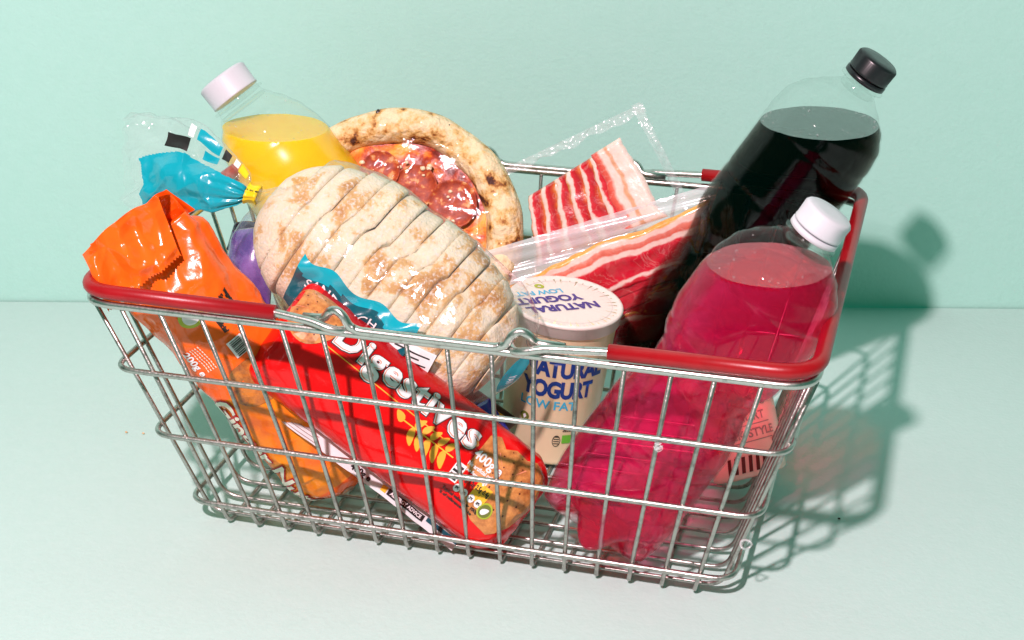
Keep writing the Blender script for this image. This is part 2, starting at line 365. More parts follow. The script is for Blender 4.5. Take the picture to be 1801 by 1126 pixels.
# ------------------------------------------------------------------ bottles
def axis_frame(base, top):
    A = (top-base).normalized(); C = (FWD-A*FWD.dot(A)).normalized(); B = A.cross(C); return A, B, C
SODA = [(0, .62), (.012, .80), (.03, .93), (.09, .99), (.2, 1.0), (.36, .98), (.43, .88), (.485, .79), (.525, .81), (.58, .94), (.64, 1.0), (.72, 1.0), (.775, .965), (.825, .87), (.862, .71), (.890, .52), (.910, .37), (.925, .295), (.935, .285), (.985, .285)]
JUICE = [(0, .86), (.012, .97), (.05, 1.0), (.18, .99), (.24, .965), (.30, 1.0), (.52, 1.0), (.60, .985), (.68, .935), (.75, .84), (.81, .69), (.85, .54), (.88, .44), (.90, .42), (.98, .42)]
def bottle(name, base, capmid, L, R, prof, liq, level, capmat, capr, caph, label, cat, soda=True, ribs=True, band=True):
    A, B, C = axis_frame(base, capmid)
    root = thing(name, base, label, cat)
    nprof = 150; nth = 80
    def S(t, th, inset=0.0):
        r = interp(prof, t)*R
        z = t*L
        if soda:
            if t < .13:                       # petal feet
                f = sm(.13, .0, t); lob = .5+.5*math.cos(5*th); r *= 1-.30*f*(1-lob)*(1 if t > .01 else .8); z += .012*f*(1-lob)
            for tb in (.30, .335, .60, .76): r -= .0007*math.exp(-((t-tb)/.006)**2)
            if .36 < t < .56:                 # moulded waist flutes
                r *= 1+.022*math.sin(th*9+t*30)*sm(.36, .42, t)*sm(.56, .5, t)
        elif ribs:
            if .16 < t < .30: r *= 1+.010*math.sin((t-.16)/.14*PI*6)
        r *= 1+.006*noise.noise(V((math.cos(th)*1.5, math.sin(th)*1.5, t*5)))
        r -= inset
        return base+A*(z+(inset if t < .02 else 0))+(C*math.cos(th)+B*math.sin(th))*r
    def shell(u, v):
        return S(u*.985, v*2*PI)
    body = grid('body', shell, nprof, nth, M['pet'], root, closed_v=True, caps=True, flip=True)
    # neck support ring and cap
    def lathe(nm, tab, mats, rib=0, ns=72, par=root):
        vs = []; fs = []
        for (z, r) in tab:
            for k in range(ns):
                th = 2*PI*k/ns; rr = r*(1+(rib if (k % 2 and .2 < (z-tab[0][0])/(tab[-1][0]-tab[0][0]+1e-9) < .93) else 0))
                vs.append(base+A*z+(C*math.cos(th)+B*math.sin(th))*rr)
        n = len(tab)
        for i in range(n-1):
            for k in range(ns): fs.append((i*ns+k, i*ns+(k+1) % ns, (i+1)*ns+(k+1) % ns, (i+1)*ns+k))
        fs.append(tuple(range(ns))[::-1]); fs.append(tuple((n-1)*ns+k for k in range(ns)))
        return mesh(nm, vs, fs, mats, par)
    zc = L-caph; nr = prof[-1][1]*R
    lathe('neck_ring', [(zc-.0055, nr), (zc-.0048, capr*1.10), (zc-.0036, capr*1.10), (zc-.0030, nr)], M['pet'])
    lathe('neck_bead', [(zc-.0115, nr), (zc-.0108, nr*1.06), (zc-.0098, nr*1.06), (zc-.0090, nr)], M['pet'])
    if band:
        lathe('tamper_band', [(zc-.0022, capr*.98), (zc-.0018, capr*1.03), (zc+.0014, capr*1.03), (zc+.0017, capr*.97)], capmat)
        z0 = zc+.0026
    else: z0 = zc-.001
    capo = lathe('cap', [(z0, capr*.90), (z0, capr*1.0), (z0+.001, capr*1.02), (z0+.0018, capr*1.0), (L-.0022, capr*.985), (L-.0008, capr*.95), (L, capr*.87), (L+.0001, capr*.4)], capmat, rib=.035, ns=120)
    # the drink: the inside of the shell cut by a level plane
    bm = bmesh.new(); rows = []
    for i in range(nprof+1):
        t = .004+i/nprof*.93; rows.append([bm.verts.new(S(t, 2*PI*k/nth, .0009)) for k in range(nth)])
    for i in range(nprof):
        for k in range(nth): bm.faces.new((rows[i][k], rows[i][(k+1) % nth], rows[i+1][(k+1) % nth], rows[i+1][k]))
    bm.faces.new(rows[0][::-1]); bm.faces.new(rows[-1])
    res = bmesh.ops.bisect_plane(bm, geom=bm.verts[:]+bm.edges[:]+bm.faces[:], plane_co=(0, 0, level), plane_no=(0, 0, 1), clear_outer=True)
    ed = [e for e in res['geom_cut'] if isinstance(e, bmesh.types.BMEdge)]
    bmesh.ops.contextual_create(bm, geom=ed)
    bmesh.ops.recalc_face_normals(bm, faces=bm.faces[:])
    tops = (liq, {M['pink']: M['pink_top'], M['cola']: M['cola_top']}.get(liq, liq))
    for f in bm.faces:
        f.smooth = len(f.verts) < 5
        if f.normal.z > .999 and len(f.verts) > 6: f.material_index = 1
    ring_ = [e.verts[0].co.copy() for e in bm.edges if abs(e.verts[0].co.z-level) < 1e-5 and abs(e.verts[1].co.z-level) < 1e-5]
    d = bmobj('drink', bm, list(tops), root, smooth=False)
    rb_ = random.Random(int(L*1000)); bs = []
    cen = sum(ring_, V((0, 0, 0)))/len(ring_)
    for k in range(60):
        q = rb_.choice(ring_).lerp(rb_.choice(ring_), rb_.random()*.3); q = q.lerp(cen, .02+rb_.random()*.03); bs.append((q, .0004+rb_.random()**3*.0009))
    for k in range(24):
        t = .70+rb_.random()*.2; q = S(t, rb_.uniform(-1.5, 1.5), .0007)
        if q.z > level: bs.append((q, .0003+rb_.random()**3*.0007))
    bb = bmesh.new()
    for q, rad in bs: bmesh.ops.create_icosphere(bb, subdivisions=1, radius=rad, matrix=Matrix.Translation(q))
    do = bmobj('bubbles', bb, M['bubble'], root); do['kind'] = 'stuff'
    return root, A, B, C, S
COLA = [(0, .62), (.012, .80), (.03, .93), (.09, .99), (.2, 1.0), (.30, .985), (.36, .91), (.405, .87), (.44, .90), (.49, .99), (.53, 1.0), (.775, 1.0), (.82, .955), (.855, .82), (.885, .60), (.905, .42), (.92, .31), (.935, .285), (.985, .285)]
cola = bottle('cola_bottle', V((.074, .1225, .033)), V((.2290, .129, .2845)), .307, .0430, COLA, M['cola'], on(1450, 222, y=.12).z, M['cap_black'], .0152, .016,
              'large bottle of black cola with a black screw cap, leaning over the back right corner', 'bottle')
pink = bottle('pink_drink_bottle', V((.0875, -.0915, .0240)), V((.2150, -.0760, .2380)), .268, .0446, SODA, M['pink'], on(1350, 455, y=-.07).z, M['cap_white'], .0158, .016,
              'clear bottle of pink drink with a white screw cap, leaning in front of the cola', 'bottle')
juice = bottle('orange_juice_bottle', V((-.119, .106, .084)), V((-.2480, .112, .2420)), .213, .0445, JUICE, M['juice'], on(455, 222, y=.11).z, M['cap_white'], .0198, .018,
               'clear bottle of orange juice with a wide white cap, tilted left at the back', 'bottle', soda=False, band=False)
# moulded marks on the pink bottle's cap and waist scratches
root, A, B, C, S = pink
def captop(x, y): return V((.2150, -.0760, .2380))+A*.0088+(C*math.cos(.6)+B*math.sin(.6))*y+(B*math.cos(.6)-C*math.sin(.6))*x
lay('cap_marks', merge_bm([flat_poly([(-.006, -.0004), (.006, -.0004), (.006, .0004), (-.006, .0004)]), flat_poly([(-.0064, -.004), (-.0056, -.004), (-.0056, .004), (-.0064, .004)]), flat_poly([(.0056, -.004), (.0064, -.004), (.0064, .004), (.0056, .004)])]), captop, pbr('embossed_cap_marks', (.66, .66, .72), .5), root)

# ------------------------------------------------------------------ yogurt pot
def pot(name, base, top, rb, rt, label, cat, matbody):
    A = (top-base).normalized(); C = (FWD-A*FWD.dot(A)).normalized(); B = C.cross(A)*-1   # B points to the camera's right
    if B.dot(RGT) < 0: B = -B
    Ln = (top-base).length
    root = thing(name, base, label, cat)
    def S(x, y, off=0.):   # x: arc to the right of the camera-facing line; y: height
        r = rb+(rt-rb)*y/Ln; th = x/r; return base+A*y+(C*math.cos(th)+B*math.sin(th))*(r+off)
    prof = [(0, rb*.90), (.0015, rb*.985), (.004, rb), (Ln*.90, rb+(rt-rb)*.90), (Ln*.915, rt*1.012), (Ln*.97, rt*1.02), (Ln, rt*1.02)]
    ns = 72
    vs = [base+A*z+(C*math.cos(2*PI*k/ns)+B*math.sin(2*PI*k/ns))*r for z, r in prof for k in range(ns)]
    fs = [(i*ns+k, i*ns+(k+1) % ns, (i+1)*ns+(k+1) % ns, (i+1)*ns+k) for i in range(len(prof)-1) for k in range(ns)]+[tuple(range(ns))]+[tuple((len(prof)-1)*ns+k for k in range(ns))]
    mesh('cup', vs, fs, matbody, root)
    return root, A, B, C, S, Ln
ybase, ytop = V((.0210, .049, .006)), V((.0350, .0470, .1225))
yo, A, B, C, S, Ln = pot('yogurt_pot', ybase, ytop, .0340, .0392, 'cream pot of natural low fat yogurt standing upright in the middle', 'yogurt pot', M['pot'])
ns = 96; RL = .0412
prof = [(-.010, RL*.955, 0), (-.0095, RL*.985, 0), (-.002, RL*.99, 0), (-.0015, RL*1.012, 0), (.0002, RL*1.018, 0), (.0012, RL*1.0, 0), (.0012, RL*.96, .0004), (.0002, RL*.90, .0006), (.0002, RL*.82, .0003), (.0002, RL*.5, 0), (.0002, 0.0005, 0)]
vs = []
for z, r, rp in prof:
    for k in range(ns):
        th = 2*PI*k/ns; vs.append(ytop+A*(z+rp*math.sin(th*40))+(C*math.cos(th)+B*math.sin(th))*r)
fs = [(i*ns+k, i*ns+(k+1) % ns, (i+1)*ns+(k+1) % ns, (i+1)*ns+k) for i in range(len(prof)-1) for k in range(ns)]
mesh('lid', vs, fs, M['lid'], yo)
def ylay(name, bm, mat, off=.0004, tr=None): return lay(name, bm, lambda x, y: S(x, y, off), mat, yo, .003, tr)
bx = -.0250
ylay('lettering', fit(flat_text('NATURAL', .0182, .00085, space=.93), .0610, 0), M['navy'], tr=(0, bx, .0815))
ylay('lettering', fit(flat_text('YOGURT', .0182, .00085, space=.93), .0540, 0), M['navy'], tr=(0, bx, .0645))
ylay('lettering', flat_text('LOW FAT', .0098, .0002, align='LEFT', space=.98), M['cyan'], tr=(0, bx, .0518))
ylay('lettering', flat_text('SAVERS', .0082, .0003, space=1.05), M['greyp'], tr=(0, -.0098, .0985))
ylay('lettering', flat_text('- GREAT VALUE -', .0026, .0001), M['greyp'], tr=(0, -.0098, .0938))
ylay('oval_logo', flat_ring(.0080, .0084, 48, 2.0, -.0098, .098), M['greyp'])
ylay('lettering', flat_text('500g e', .0068, .0001), M['black'], tr=(0, .0092, .0352))
ylay('small_print', merge_bm([flat_poly([(.010+i*.0016, .0305), (.0113+i*.0016, .0305), (.0113+i*.0016, .0312), (.010+i*.0016, .0312)]) for i in range(5)]), M['black'])
ylay('nutrition_frame', merge_bm([flat_ring(.0042, .0048, 20, .62, .0062, .0225)]), M['black'])
ylay('small_print', merge_bm([flat_poly([(.0042, .0200+i*.0019), (.0083, .0200+i*.0019), (.0083, .0206+i*.0019), (.0042, .0206+i*.0019)]) for i in range(4)]), M['black'])
ylay('green_panel', flat_poly([(.0102, .0205), (.0180, .0205), (.0180, .0275), (.0102, .0275)]), M['green'])
ylay('leaf_badge', flat_poly(disc_pts(-.0195, .0385, .0036)), M['olive'])
ylay('leaf_badge', flat_poly([(-.0195, .0362), (-.0178, .0385), (-.0190, .0405), (-.0207, .0392)]), M['white'], .0007)
# lid print, reading rotated away from the camera
def lidfn(x, y, off=.0006): return ytop+A*off+B*x+C*y
def lid_text(s, size, bold, mat, along, down):
    bm = flat_text(s, size, bold, align='LEFT', space=.95)
    e1 = (-B*math.cos(.47)+C*math.sin(.47)); e2 = A.cross(e1)
    lay('lid_lettering', bm, lambda x, y: ytop+A*.0007+e1*x+e2*y, mat, yo, .02, (0, along, down))
lid_text('NATURAL', .0128, .0005, M['violet'], -.0225, .0075)
lid_text('YOGURT', .0128, .0005, M['violet'], -.0145, -.0062)
lid_text('LOW FAT', .0088, .0002, M['cyan'], -.0055, -.0175)
lay('lid_badge', flat_ring(.0014, .0034, 20, 1.1), lambda x, y: lidfn(x-.020, y-.020), M['lime'], yo, .02)
lay('lid_seal', flat_ring(.0335, .0339, 80), lambda x, y: lidfn(x, y, .0005), pbr('lid_groove', (.72, .66, .64), .4), yo, .02)

# ------------------------------------------------------------------ coconut yogurt pot lying at the back right
cp, A, B, C, S, Ln = pot('coconut_yogurt_pot', V((.180, .002, .027)), V((.152, .030, .092)), .026, .031, 'small pale pink pot of coconut yogurt wedged behind the pink bottle', 'yogurt pot', M['pinkpot'])
def clay(bm, mat, dx, dy, name='lettering'): return lay(name, bm, lambda x, y: S(x, y, .0004), mat, cp, .003, (0, dx, dy))
clay(fit(flat_text('Coconut', .0170, .0002, shear=.4), .046), M['greyp'], 0, .052)
clay(flat_text('YOGURT', .0078, .0002), M['greyp'], .002, .040)
clay(flat_text('GREEK STYLE', .0078, .0002), M['greyp'], 0, .029)
for yy in (.0350, .0240): clay(flat_poly([(-.021, -.0003), (.021, -.0003), (.021, .0003), (-.021, .0003)]), M['greyp'], 0, yy, 'rule')
clay(merge_bm([flat_poly([(-.018+i*.005, -.006), (-.0155+i*.005, -.006), (-.0135+i*.005, .005), (-.016+i*.005, .005)]) for i in range(7)]), M['maroon'], 0, .010, 'striped_panel')
clay(merge_bm([flat_ring(.0042, .0047, 24, .8, .018, .052)]), M['greyp'], 0, 0, 'oval_print')
clay(merge_bm([flat_poly([(-.024, .012), (-.021, .020), (-.018, .012)]), flat_poly([(-.028, .014), (-.0255, .022), (-.0225, .015)]), flat_poly([(-.020, .013), (-.016, .020), (-.0155, .012)])]), M['gold'], .002, .006, 'leaf_print')

# ------------------------------------------------------------------ tube shaped flow packs
def pack_surface(C0, C1, rb, rc, disp, power=1.0):
    A = (C1-C0).normalized(); C = (FWD-A*FWD.dot(A)).normalized(); B = C.cross(A); L = (C1-C0).length
    def S(s, th, off=0.0):
        b, c = rb(s), rc(s); sn, cs = math.sin(th), math.cos(th)
        if power != 1.0:
            sn = math.copysign(abs(sn)**power, sn); cs = math.copysign(abs(cs)**power, cs)
        n = (B*sn/max(b, .004)+C*cs/max(c, .004)).normalized()
        p_ = C0+A*(s*L)+B*(b*sn)+C*(c*cs)
        return p_+n*(disp(s, th, p_)+off)
    return S, A, B, C, L
# ---- the red packet of digestive biscuits
R0, R1 = V((-.127, -.097, .1465)), V((.0425, -.0895, .0250))
def rrb(s):
    e = .0385
    if s < .05: return e*(.80+.20*math.sqrt(max(0, 1-(1-s/.05)**2)))
    if s > .92: return e*(1-.36*((s-.92)/.08)**1.5)
    return e
def rrc(s):
    e = .0290
    if s < .10: return .003+(e-.003)*math.sqrt(max(0, 1-(1-s/.10)**2))
    if s > .90: return .003+(e-.003)*math.sqrt(max(0, 1-((s-.90)/.10)**2))
    return e
def rdisp(s, th, p_):
    e = sm(.20, .0, s)+sm(.84, 1., s)
    d = .0006*nz(p_, 26)+.0003*nz(p_, 70)
    d += e*.0016*math.sin(th*11+nz(p_, 40)*4)*.6+e*.002*nz(p_, 60, 3)
    d -= (.0012+.003*e)*min(.5, vor(p_, 30, 5))
    return d
RS, RA, RB, RC, RL_ = pack_surface(R0, R1, rrb, rrc, rdisp, .86)
rp = thing('biscuit_packet', R0, 'glossy red packet of round wheat biscuits lying across the front wires', 'biscuit packet')
grid('wrapper', lambda u, v: RS(u, v*2*PI), 200, 130, M['redfoil'], rp, closed_v=True, caps=True, flip=True)
def rfn(off):
    def f(x, y): return RS(max(0.0, min(1, x/RL_)), y/.0345, off)
    return f
def rlay(name, bm, mat, dx, dy, off=.0005, ang=0., step=.0035): return lay(name, bm, rfn(off), mat, rp, step, (ang, dx, dy))
TH = math.radians
def rect_pts(x0, y0, x1, y1): return [(x0, y0), (x1, y0), (x1, y1), (x0, y1)]
ty = .0345*TH(35)
# darker band and gold rule under the title
rlay('title_band', flat_poly([(.012, -.0105), (.150, -.0085), (.158, .0), (.150, .030), (.012, .030)]), M['redprint'], .0, ty, .0003)
rlay('gold_rule', flat_poly([(.034, -.0004), (.135, -.0004), (.135, .0002), (.034, .0002)]), M['gold'], .0, ty-.0112, .0006, -.02)
for bold, mat, off in ((.0017, M['black'], .0006), (.0011, M['white'], .0008), (.0006, M['salmon'], .0010), (.0004, M['white'], .0012)):
    bm = flat_text('Digestives', .0250, bold, align='LEFT', space=1.10); fit(bm, .113+2*(bold-.0002), .0375-(bold-.0002))
    if mat is M['white'] and off > .001:
        for v in bm.verts: v.co.x += .0004; v.co.y += .0004
    rlay('lettering', bm, mat, 0, ty+.0005, off, -.015)
# wheat ear
def leafp(x, y, ang, l, w_):
    c, s = math.cos(ang), math.sin(ang); P = []
    for k in range(12):
        a = 2*PI*k/12; px_, py_ = l/2*math.cos(a)+l/2, w_/2*math.sin(a)*(1-.4*math.cos(a)); P.append((x+px_*c-py_*s, y+px_*s+py_*c))
    return P
wh = []; whd = []
for i in range(5):
    x = .112+i*.0062; wh += [leafp(x, -.001, TH(55), .0078, .0040), leafp(x-.001, -.002, TH(-50), .0090, .0042)]
wh.append(leafp(.104, -.002, TH(160), .008, .004))
for P in wh:
    cx, cy_ = sum(p[0] for p in P)/12, sum(p[1] for p in P)/12
    rlay('wheat_grain', flat_poly(P), M['gold'], 0, ty-.0170, .0006)
rlay('wheat_stem', flat_poly(rect_pts(.104, -.0019, .144, -.0013)), M['amber'], 0, ty-.0170, .00065)
# printed biscuits with docking holes
def printed_biscuit(cx, cy_, r, off, seed, poly=None):
    P = poly or disc_pts(0, 0, r, 40, 1, .05, seed)
    rlay('printed_biscuit', flat_poly(P), M['biscuit'], cx, cy_, off)
    hs = []
    for i in range(-3, 4):
        for j in range(-3, 4):
            hx, hy = i*.0075+(j % 2)*.0037, j*.0066
            if math.hypot(hx, hy) < r*.85: hs.append(flat_poly(disc_pts(hx, hy, .00055, 8)))
    rlay('docking_holes', merge_bm(hs), M['maroon'], cx, cy_, off+.0002)
    ln = [flat_poly([(math.cos(a)*r*.2, math.sin(a)*r*.2), (math.cos(a+.05)*r*.72, math.sin(a+.05)*r*.72), (math.cos(a+.09)*r*.72, math.sin(a+.09)*r*.72)]) for a in (0.4, .9, 2.2, 3.4, 4.1, 5.3)]
    rlay('embossed_lines', merge_bm(ln), M['salmon'], cx, cy_, off+.00015)
printed_biscuit(.017, .0345*TH(38), .0205, .0007, 3)
bp = [(-.022, -.012), (-.020, .018), (-.014, .0225), (-.008, .0165), (-.002, .021), (.006, .0195), (.012, .024), (.020, .021), (.024, .010), (.025, -.004), (.021, -.017), (.012, -.026), (.0, -.024), (-.010, -.018)]
bp = [(x*1.12, y*1.12) for x, y in bp]
printed_biscuit(.178, .0345*TH(14), .024, .0007, 9, bp)
rlay('printed_crumb', flat_poly(disc_pts(0, 0, .0022, 9, 1, .4, 2)), M['biscuit'], .1505, ty-.004, .0008)
rlay('printed_crumb', flat_poly(disc_pts(0, 0, .0016, 9, 1, .4, 4)), M['biscuit'], .1600, ty-.0005, .0008)
rlay('lettering', flat_text('400g e', .0082, .0002, align='LEFT'), M['white'], .1535, .0345*TH(20), .0010, -.05)
rlay('lettering', flat_text('No artificial colours', .0030, .0001, align='LEFT'), M['white'], .1535, .0345*TH(9), .0010)
rlay('lettering', flat_text('or flavourings', .0030, .0001, align='LEFT'), M['white'], .1555, .0345*TH(3.5), .0010)
rlay('energy_panel', flat_poly(rect_pts(0, -.0045, .0075, .0045)), M['white'], .1475, -.0015, .0010)
rlay('energy_bars', merge_bm([flat_poly(rect_pts(.0008, -.0036+i*.0019, .0066, -.0026+i*.0019)) for i in range(4)]), M['black'], .1475, -.0015, .0012)
for i, (mt, tx) in enumerate((('redfoil', '3.1g'), ('redfoil', '1.2g'), ('amber', '2.5g'), ('amber', '0.4g'))):
    rlay('traffic_light_panel', flat_poly(rect_pts(0, -.0042, .0055, .0042)), M[mt], .1555+i*.0057, -.0025-i*.0002, .0010)
    rlay('lettering', flat_text(tx, .0028, .0001), M['black'], .1582+i*.0057, -.0012, .0012)
    rlay('percent_disc', flat_poly(disc_pts(0, 0, .0024, 14)), M['white'], .1578+i*.0057, -.0072, .0011)
    rlay('lettering', flat_text(['9%', '6%', '3%', '8%'][i], .0022, .0001), M['black'], .1578+i*.0057, -.0072, .0013)
rlay('lettering', flat_text('Typical values per 100g', .0030, .0001, align='LEFT'), M['black'], .150, -.0118, .0010)
rlay('lettering', flat_text('% of reference intake', .0030, .0001, align='LEFT'), M['black'], .150, -.0150, .0010)
rlay('leaf_badge', flat_poly(disc_pts(0, 0, .0050, 24)), M['lime'], .1815, -.0085, .0011)
rlay('leaf_badge', flat_poly(disc_pts(0, 0, .0040, 24)), M['olive'], .1815, -.0085, .0013)
rlay('leaf_badge', flat_poly(leafp(-.0022, -.0018, TH(40), .0058, .0036)), M['white'], .1815, -.0085, .0015)
# the printed back fin standing along the lower edge
FIN0, FIN1 = .045, .88
def fin(s, w_, off=0.):
    base = RS(s, TH(-97)); out = -RB*.8+RC*.55
    return base-RB*.001+(out.normalized())*(.0105*w_)+RC*off+RC*(.0012*math.sin(s*31)+.001*noise.noise(V((s*9, w_, 0))))*w_
grid('back_fin', lambda u, v: fin(FIN0+(FIN1-FIN0)*u, v), 90, 4, pbr('white_fin_print', (.74, .80, .80), .3, coat=.4), rp)
def flay(bm, mat, x, y, off=.0006): return lay('fin_print', bm, lambda a, b: fin(max(FIN0, min(FIN1, a/RL_)), 1-b/.0088, off), mat, rp, .004, (0, x, y))
flay(fit(flat_text('400g e', .0056, .0002), .016, 0), M['black'], .096, .0042, .0010)
flay(flat_poly(rect_pts(0, -.002, .030, .0022)), M['black'], .126, .0046, .0008)
flay(fit(flat_text('ALLERGY ADVICE', .0032, .0001), .026, 0), M['white'], .128, .0047, .0012)
flay(flat_poly(rect_pts(0, -.002, .004, .002)), M['amber'], .121, .0045, .0006)
flay(merge_bm([flat_poly(rect_pts(.0, .0012+k*.0022, .058, .0016+k*.0022)) for k in range(3)]), M['greyp'], .010, 0)
flay(flat_poly(rect_pts(0, 0, .026, .0028)), M['teal_d'], .158, .0045, .0005)
# ---- the orange packet
O0, O1 = V((-.207, -.113, .204)), V((-.085, -.080, .022))
def orb(s):
    if s < .05: return .031+.006*s/.05
    if s > .86: return .033*math.sqrt(max(.02, 1-((s-.86)/.14)**2))
    return .0372-.0045*s
def orc(s):
    if s > .86: return .029*math.sqrt(max(.02, 1-((s-.86)/.14)**2))
    return .014+.016*sm(0, .25, s)
def odisp(s, th, p_):
    e = sm(.5, .05, s)
    d = .0012*nz(p_, 22, 2)+.0006*nz(p_, 60)-.0030*min(.5, vor(p_, 30, 7))-.0014*min(.5, vor(p_, 80, 2))
    d += e*.0045*nz((p_[0], p_[1], p_[2]), 30, 1)+e*.0022*math.sin(th*6+s*18+nz(p_, 20)*5)+e*.003*max(0, ridge(p_, 30, 2)-.6)
    return d
OS, OA, OB, OC, OL = pack_surface(O0, O1, orb, orc, odisp)
op = thing('biscuit_packet', O0, 'crumpled orange packet with a folded top, standing in the left corner', 'biscuit packet')
grid('wrapper', lambda u, v: OS(u, v*2*PI), 220, 150, [M['orangefoil'], M['amberfoil']], op, closed_v=True, caps=True, flip=True,
     mif=lambda u, v: 1 if (u > .46+.05*math.sin(v*2*PI*1.0+2.2)) and (u < .93) and not (.0 < v < .0) else 0)
# crumpled top folded over to the left, with a pinked edge
def otop(u, v):
    # u: from the pack's mouth over the fold; v: across
    a = O0+OA*.006; x = (v-.5)
    cpx = [(0., V((0, 0, 0))), (.35, -OA*.020+OC*.006), (.62, -OA*.026+OC*.020-OB*.004), (1., OA*.010+OC*.030-OB*.014)]
    for (u0, p0), (u1, p1) in zip(cpx, cpx[1:]):
        if u <= u1: t = (u-u0)/(u1-u0); c = p0.lerp(p1, t*t*(3-2*t)); break
    wd = .064*(1-.10*sm(.2, 1., u))
    q = a+c+OB*(x*wd)-OA*(.010*(1-4*x*x))*(1-u)
    z = .004*nz((q.x, q.y, q.z), 55, 4)+.0045*math.sin(x*16+u*3)*sm(0, .5, u)*.6-.0095*min(.5, vor(q, 27, 9))-.0030*min(.5, vor(q, 75, 3))
    tooth = .0016*(abs(((v*26) % 1)-.5)*2) if u > .985 else 0
    return q+OC*z+OA*tooth
ft = grid('folded_top', otop, 120, 156, M['orangefoil'], op)
def ogus(u, v):
    x = (v-.5); q = O0+OA*(.004-.022*u)+OB*(x*(.074-.012*u)); return q-OC*(.006+.004*math.sin(x*22))+OC*.004*nz(q, 50, 8)
grid('fold_gusset', ogus, 30, 50, M['orangefoil'], op)
def ofn(off): return lambda x, y: OS(max(0, min(1, x/OL)), y/.031, off)
def olay(name, bm, mat, dx, dy, off=.0006, ang=0.): return lay(name, bm, ofn(off), mat, op, .0035, (ang, dx, dy))
olay('leaf_badge', flat_poly(disc_pts(0, 0, .0075, 28)), M['lime'], .052, -.031*TH(8))
olay('leaf_badge', flat_poly(disc_pts(0, 0, .0052, 24)), M['white'], .052, -.031*TH(8), .0008)
for i, t_ in enumerate(('No artificial', 'colours', 'Suitable for', 'vegetarians')): olay('lettering', flat_text(t_, .0042, .0002, align='LEFT'), M['black'], .054-i*.001, .006+.0048*i-.0, .0008, .0)
olay('printed_biscuit', flat_poly(disc_pts(0, 0, .017, 36, .95, .08, 5)), M['ginger'], .112, -.031*TH(2))
olay('printed_biscuit', flat_poly(disc_pts(0, 0, .018, 36, 1.0, .08, 8)), M['ginger'], .232, -.031*TH(5))
olay('label_panel', flat_poly(rect_pts(-.006, -.005, .006, .005)), M['white'], .086, .006, .0008)
olay('barcode', merge_bm([flat_poly(rect_pts(-.005+i*.0012, -.0035, -.0045+i*.0012+(i % 3)*.0002, .0035)) for i in range(9)]), M['black'], .086, .006, .0010)
olay('lettering', flat_text('200g e', .0075, .0002, align='LEFT'), M['white'], .070, -.031*TH(42), .0008)
for q in range(4): olay('small_print', merge_bm([flat_poly(rect_pts(i*.0022, 0, i*.0022+.0016, .0006)) for i in range(9)]), M['cream'], .070, -.031*TH(34)+q*.0019, .0008)
for bold, mat, off in ((.0016, M['redprint'], .0007), (.0005, M['cream'], .0010)):
    bm = flat_text('Ginger Nuts', .026, bold, space=.95, shear=-.2); fit(bm, .102+2*bold, -bold)
    olay('lettering', bm, mat, .112, -.031*TH(63), off)

# ------------------------------------------------------------------ the sliced loaf in its bag
LC = on(676, 496, y=-.030)
ang = math.atan2(-.61, .79)
LAx = RGT*math.cos(ang)+UPV*math.sin(ang); LCx = (FWD+V((0, 0, 1))*.12).normalized(); LAx = (LAx-LCx*LAx.dot(LCx)).normalized(); LBx = LCx.cross(LAx)
la_, lb_, lc_ = .0985, .0600, .042
def loaf_pt(s, th, shrink=0.):
    """s from -1 to 1 along the loaf, th round it"""
    k = max(0., 1-abs(s)**2.5)**.42
    b = lb_*k*(1+.05*s); c = lc_*k
    sn, cs = math.sin(th), math.cos(th); sn = math.copysign(abs(sn)**.85, sn); cs = math.copysign(abs(cs)**.85, cs)
    q = LC+LAx*(s*la_)+LBx*(b*sn)+LCx*(c*cs)
    n = (LBx*sn/lb_+LCx*cs/lc_).normalized()
    d = .0022*nz(q, 24)+.0012*nz(q, 70)+.0005*nz(q, 190)
    # a shallow crease along the loaf where the crust has split, and a shoulder beside it
    g = th-(.30+.20*s); d -= .0030*math.exp(-(g/.10)**2); d += .0022*math.exp(-((g+.35)/.28)**2)
    return q+n*(d-shrink)
bl = thing('bread_loaf', LC, 'floury sliced white loaf with a golden crust, inside a clear bag', 'bread')
cuts = [-1.0]
while cuts[-1] < .97: cuts.append(cuts[-1]+(.30 if len(cuts) == 1 else .152+random.uniform(-.012, .012)))
cuts[-1] = 1.0
for i, (c0, c1) in enumerate(zip(cuts, cuts[1:])):
    g = .0028; dj = random.uniform(-.0012, .0012); tl = random.uniform(-.015, .015); sk = V((random.uniform(-.0012, .0012),)*3)
    nn = 10; nth = 60
    def sp(u, v, c0=c0, c1=c1, dj=dj, tl=tl, sk=sk):
        th = v*2*PI; e = 0
        if u < .1: e = (1-u/.1)
        elif u > .9: e = (u-.9)/.1
        s = c0+g+(c1-c0-2*g)*u; s = s+tl*math.sin(th)
        thw = (th+PI) % (2*PI)-PI
        s += .030*math.tanh((thw-.30-.2*s)/.05)*(1-abs(s))*(1 if abs(thw) < 1.4 else 0)   # rows either side of the split
        return loaf_pt(max(-1, min(1, s)), th, .0013*e**2)+LCx*dj*math.cos(th)+sk
    grid('slice', sp, nn, nth, M['crust'], bl, closed_v=True, caps=True, flip=True)
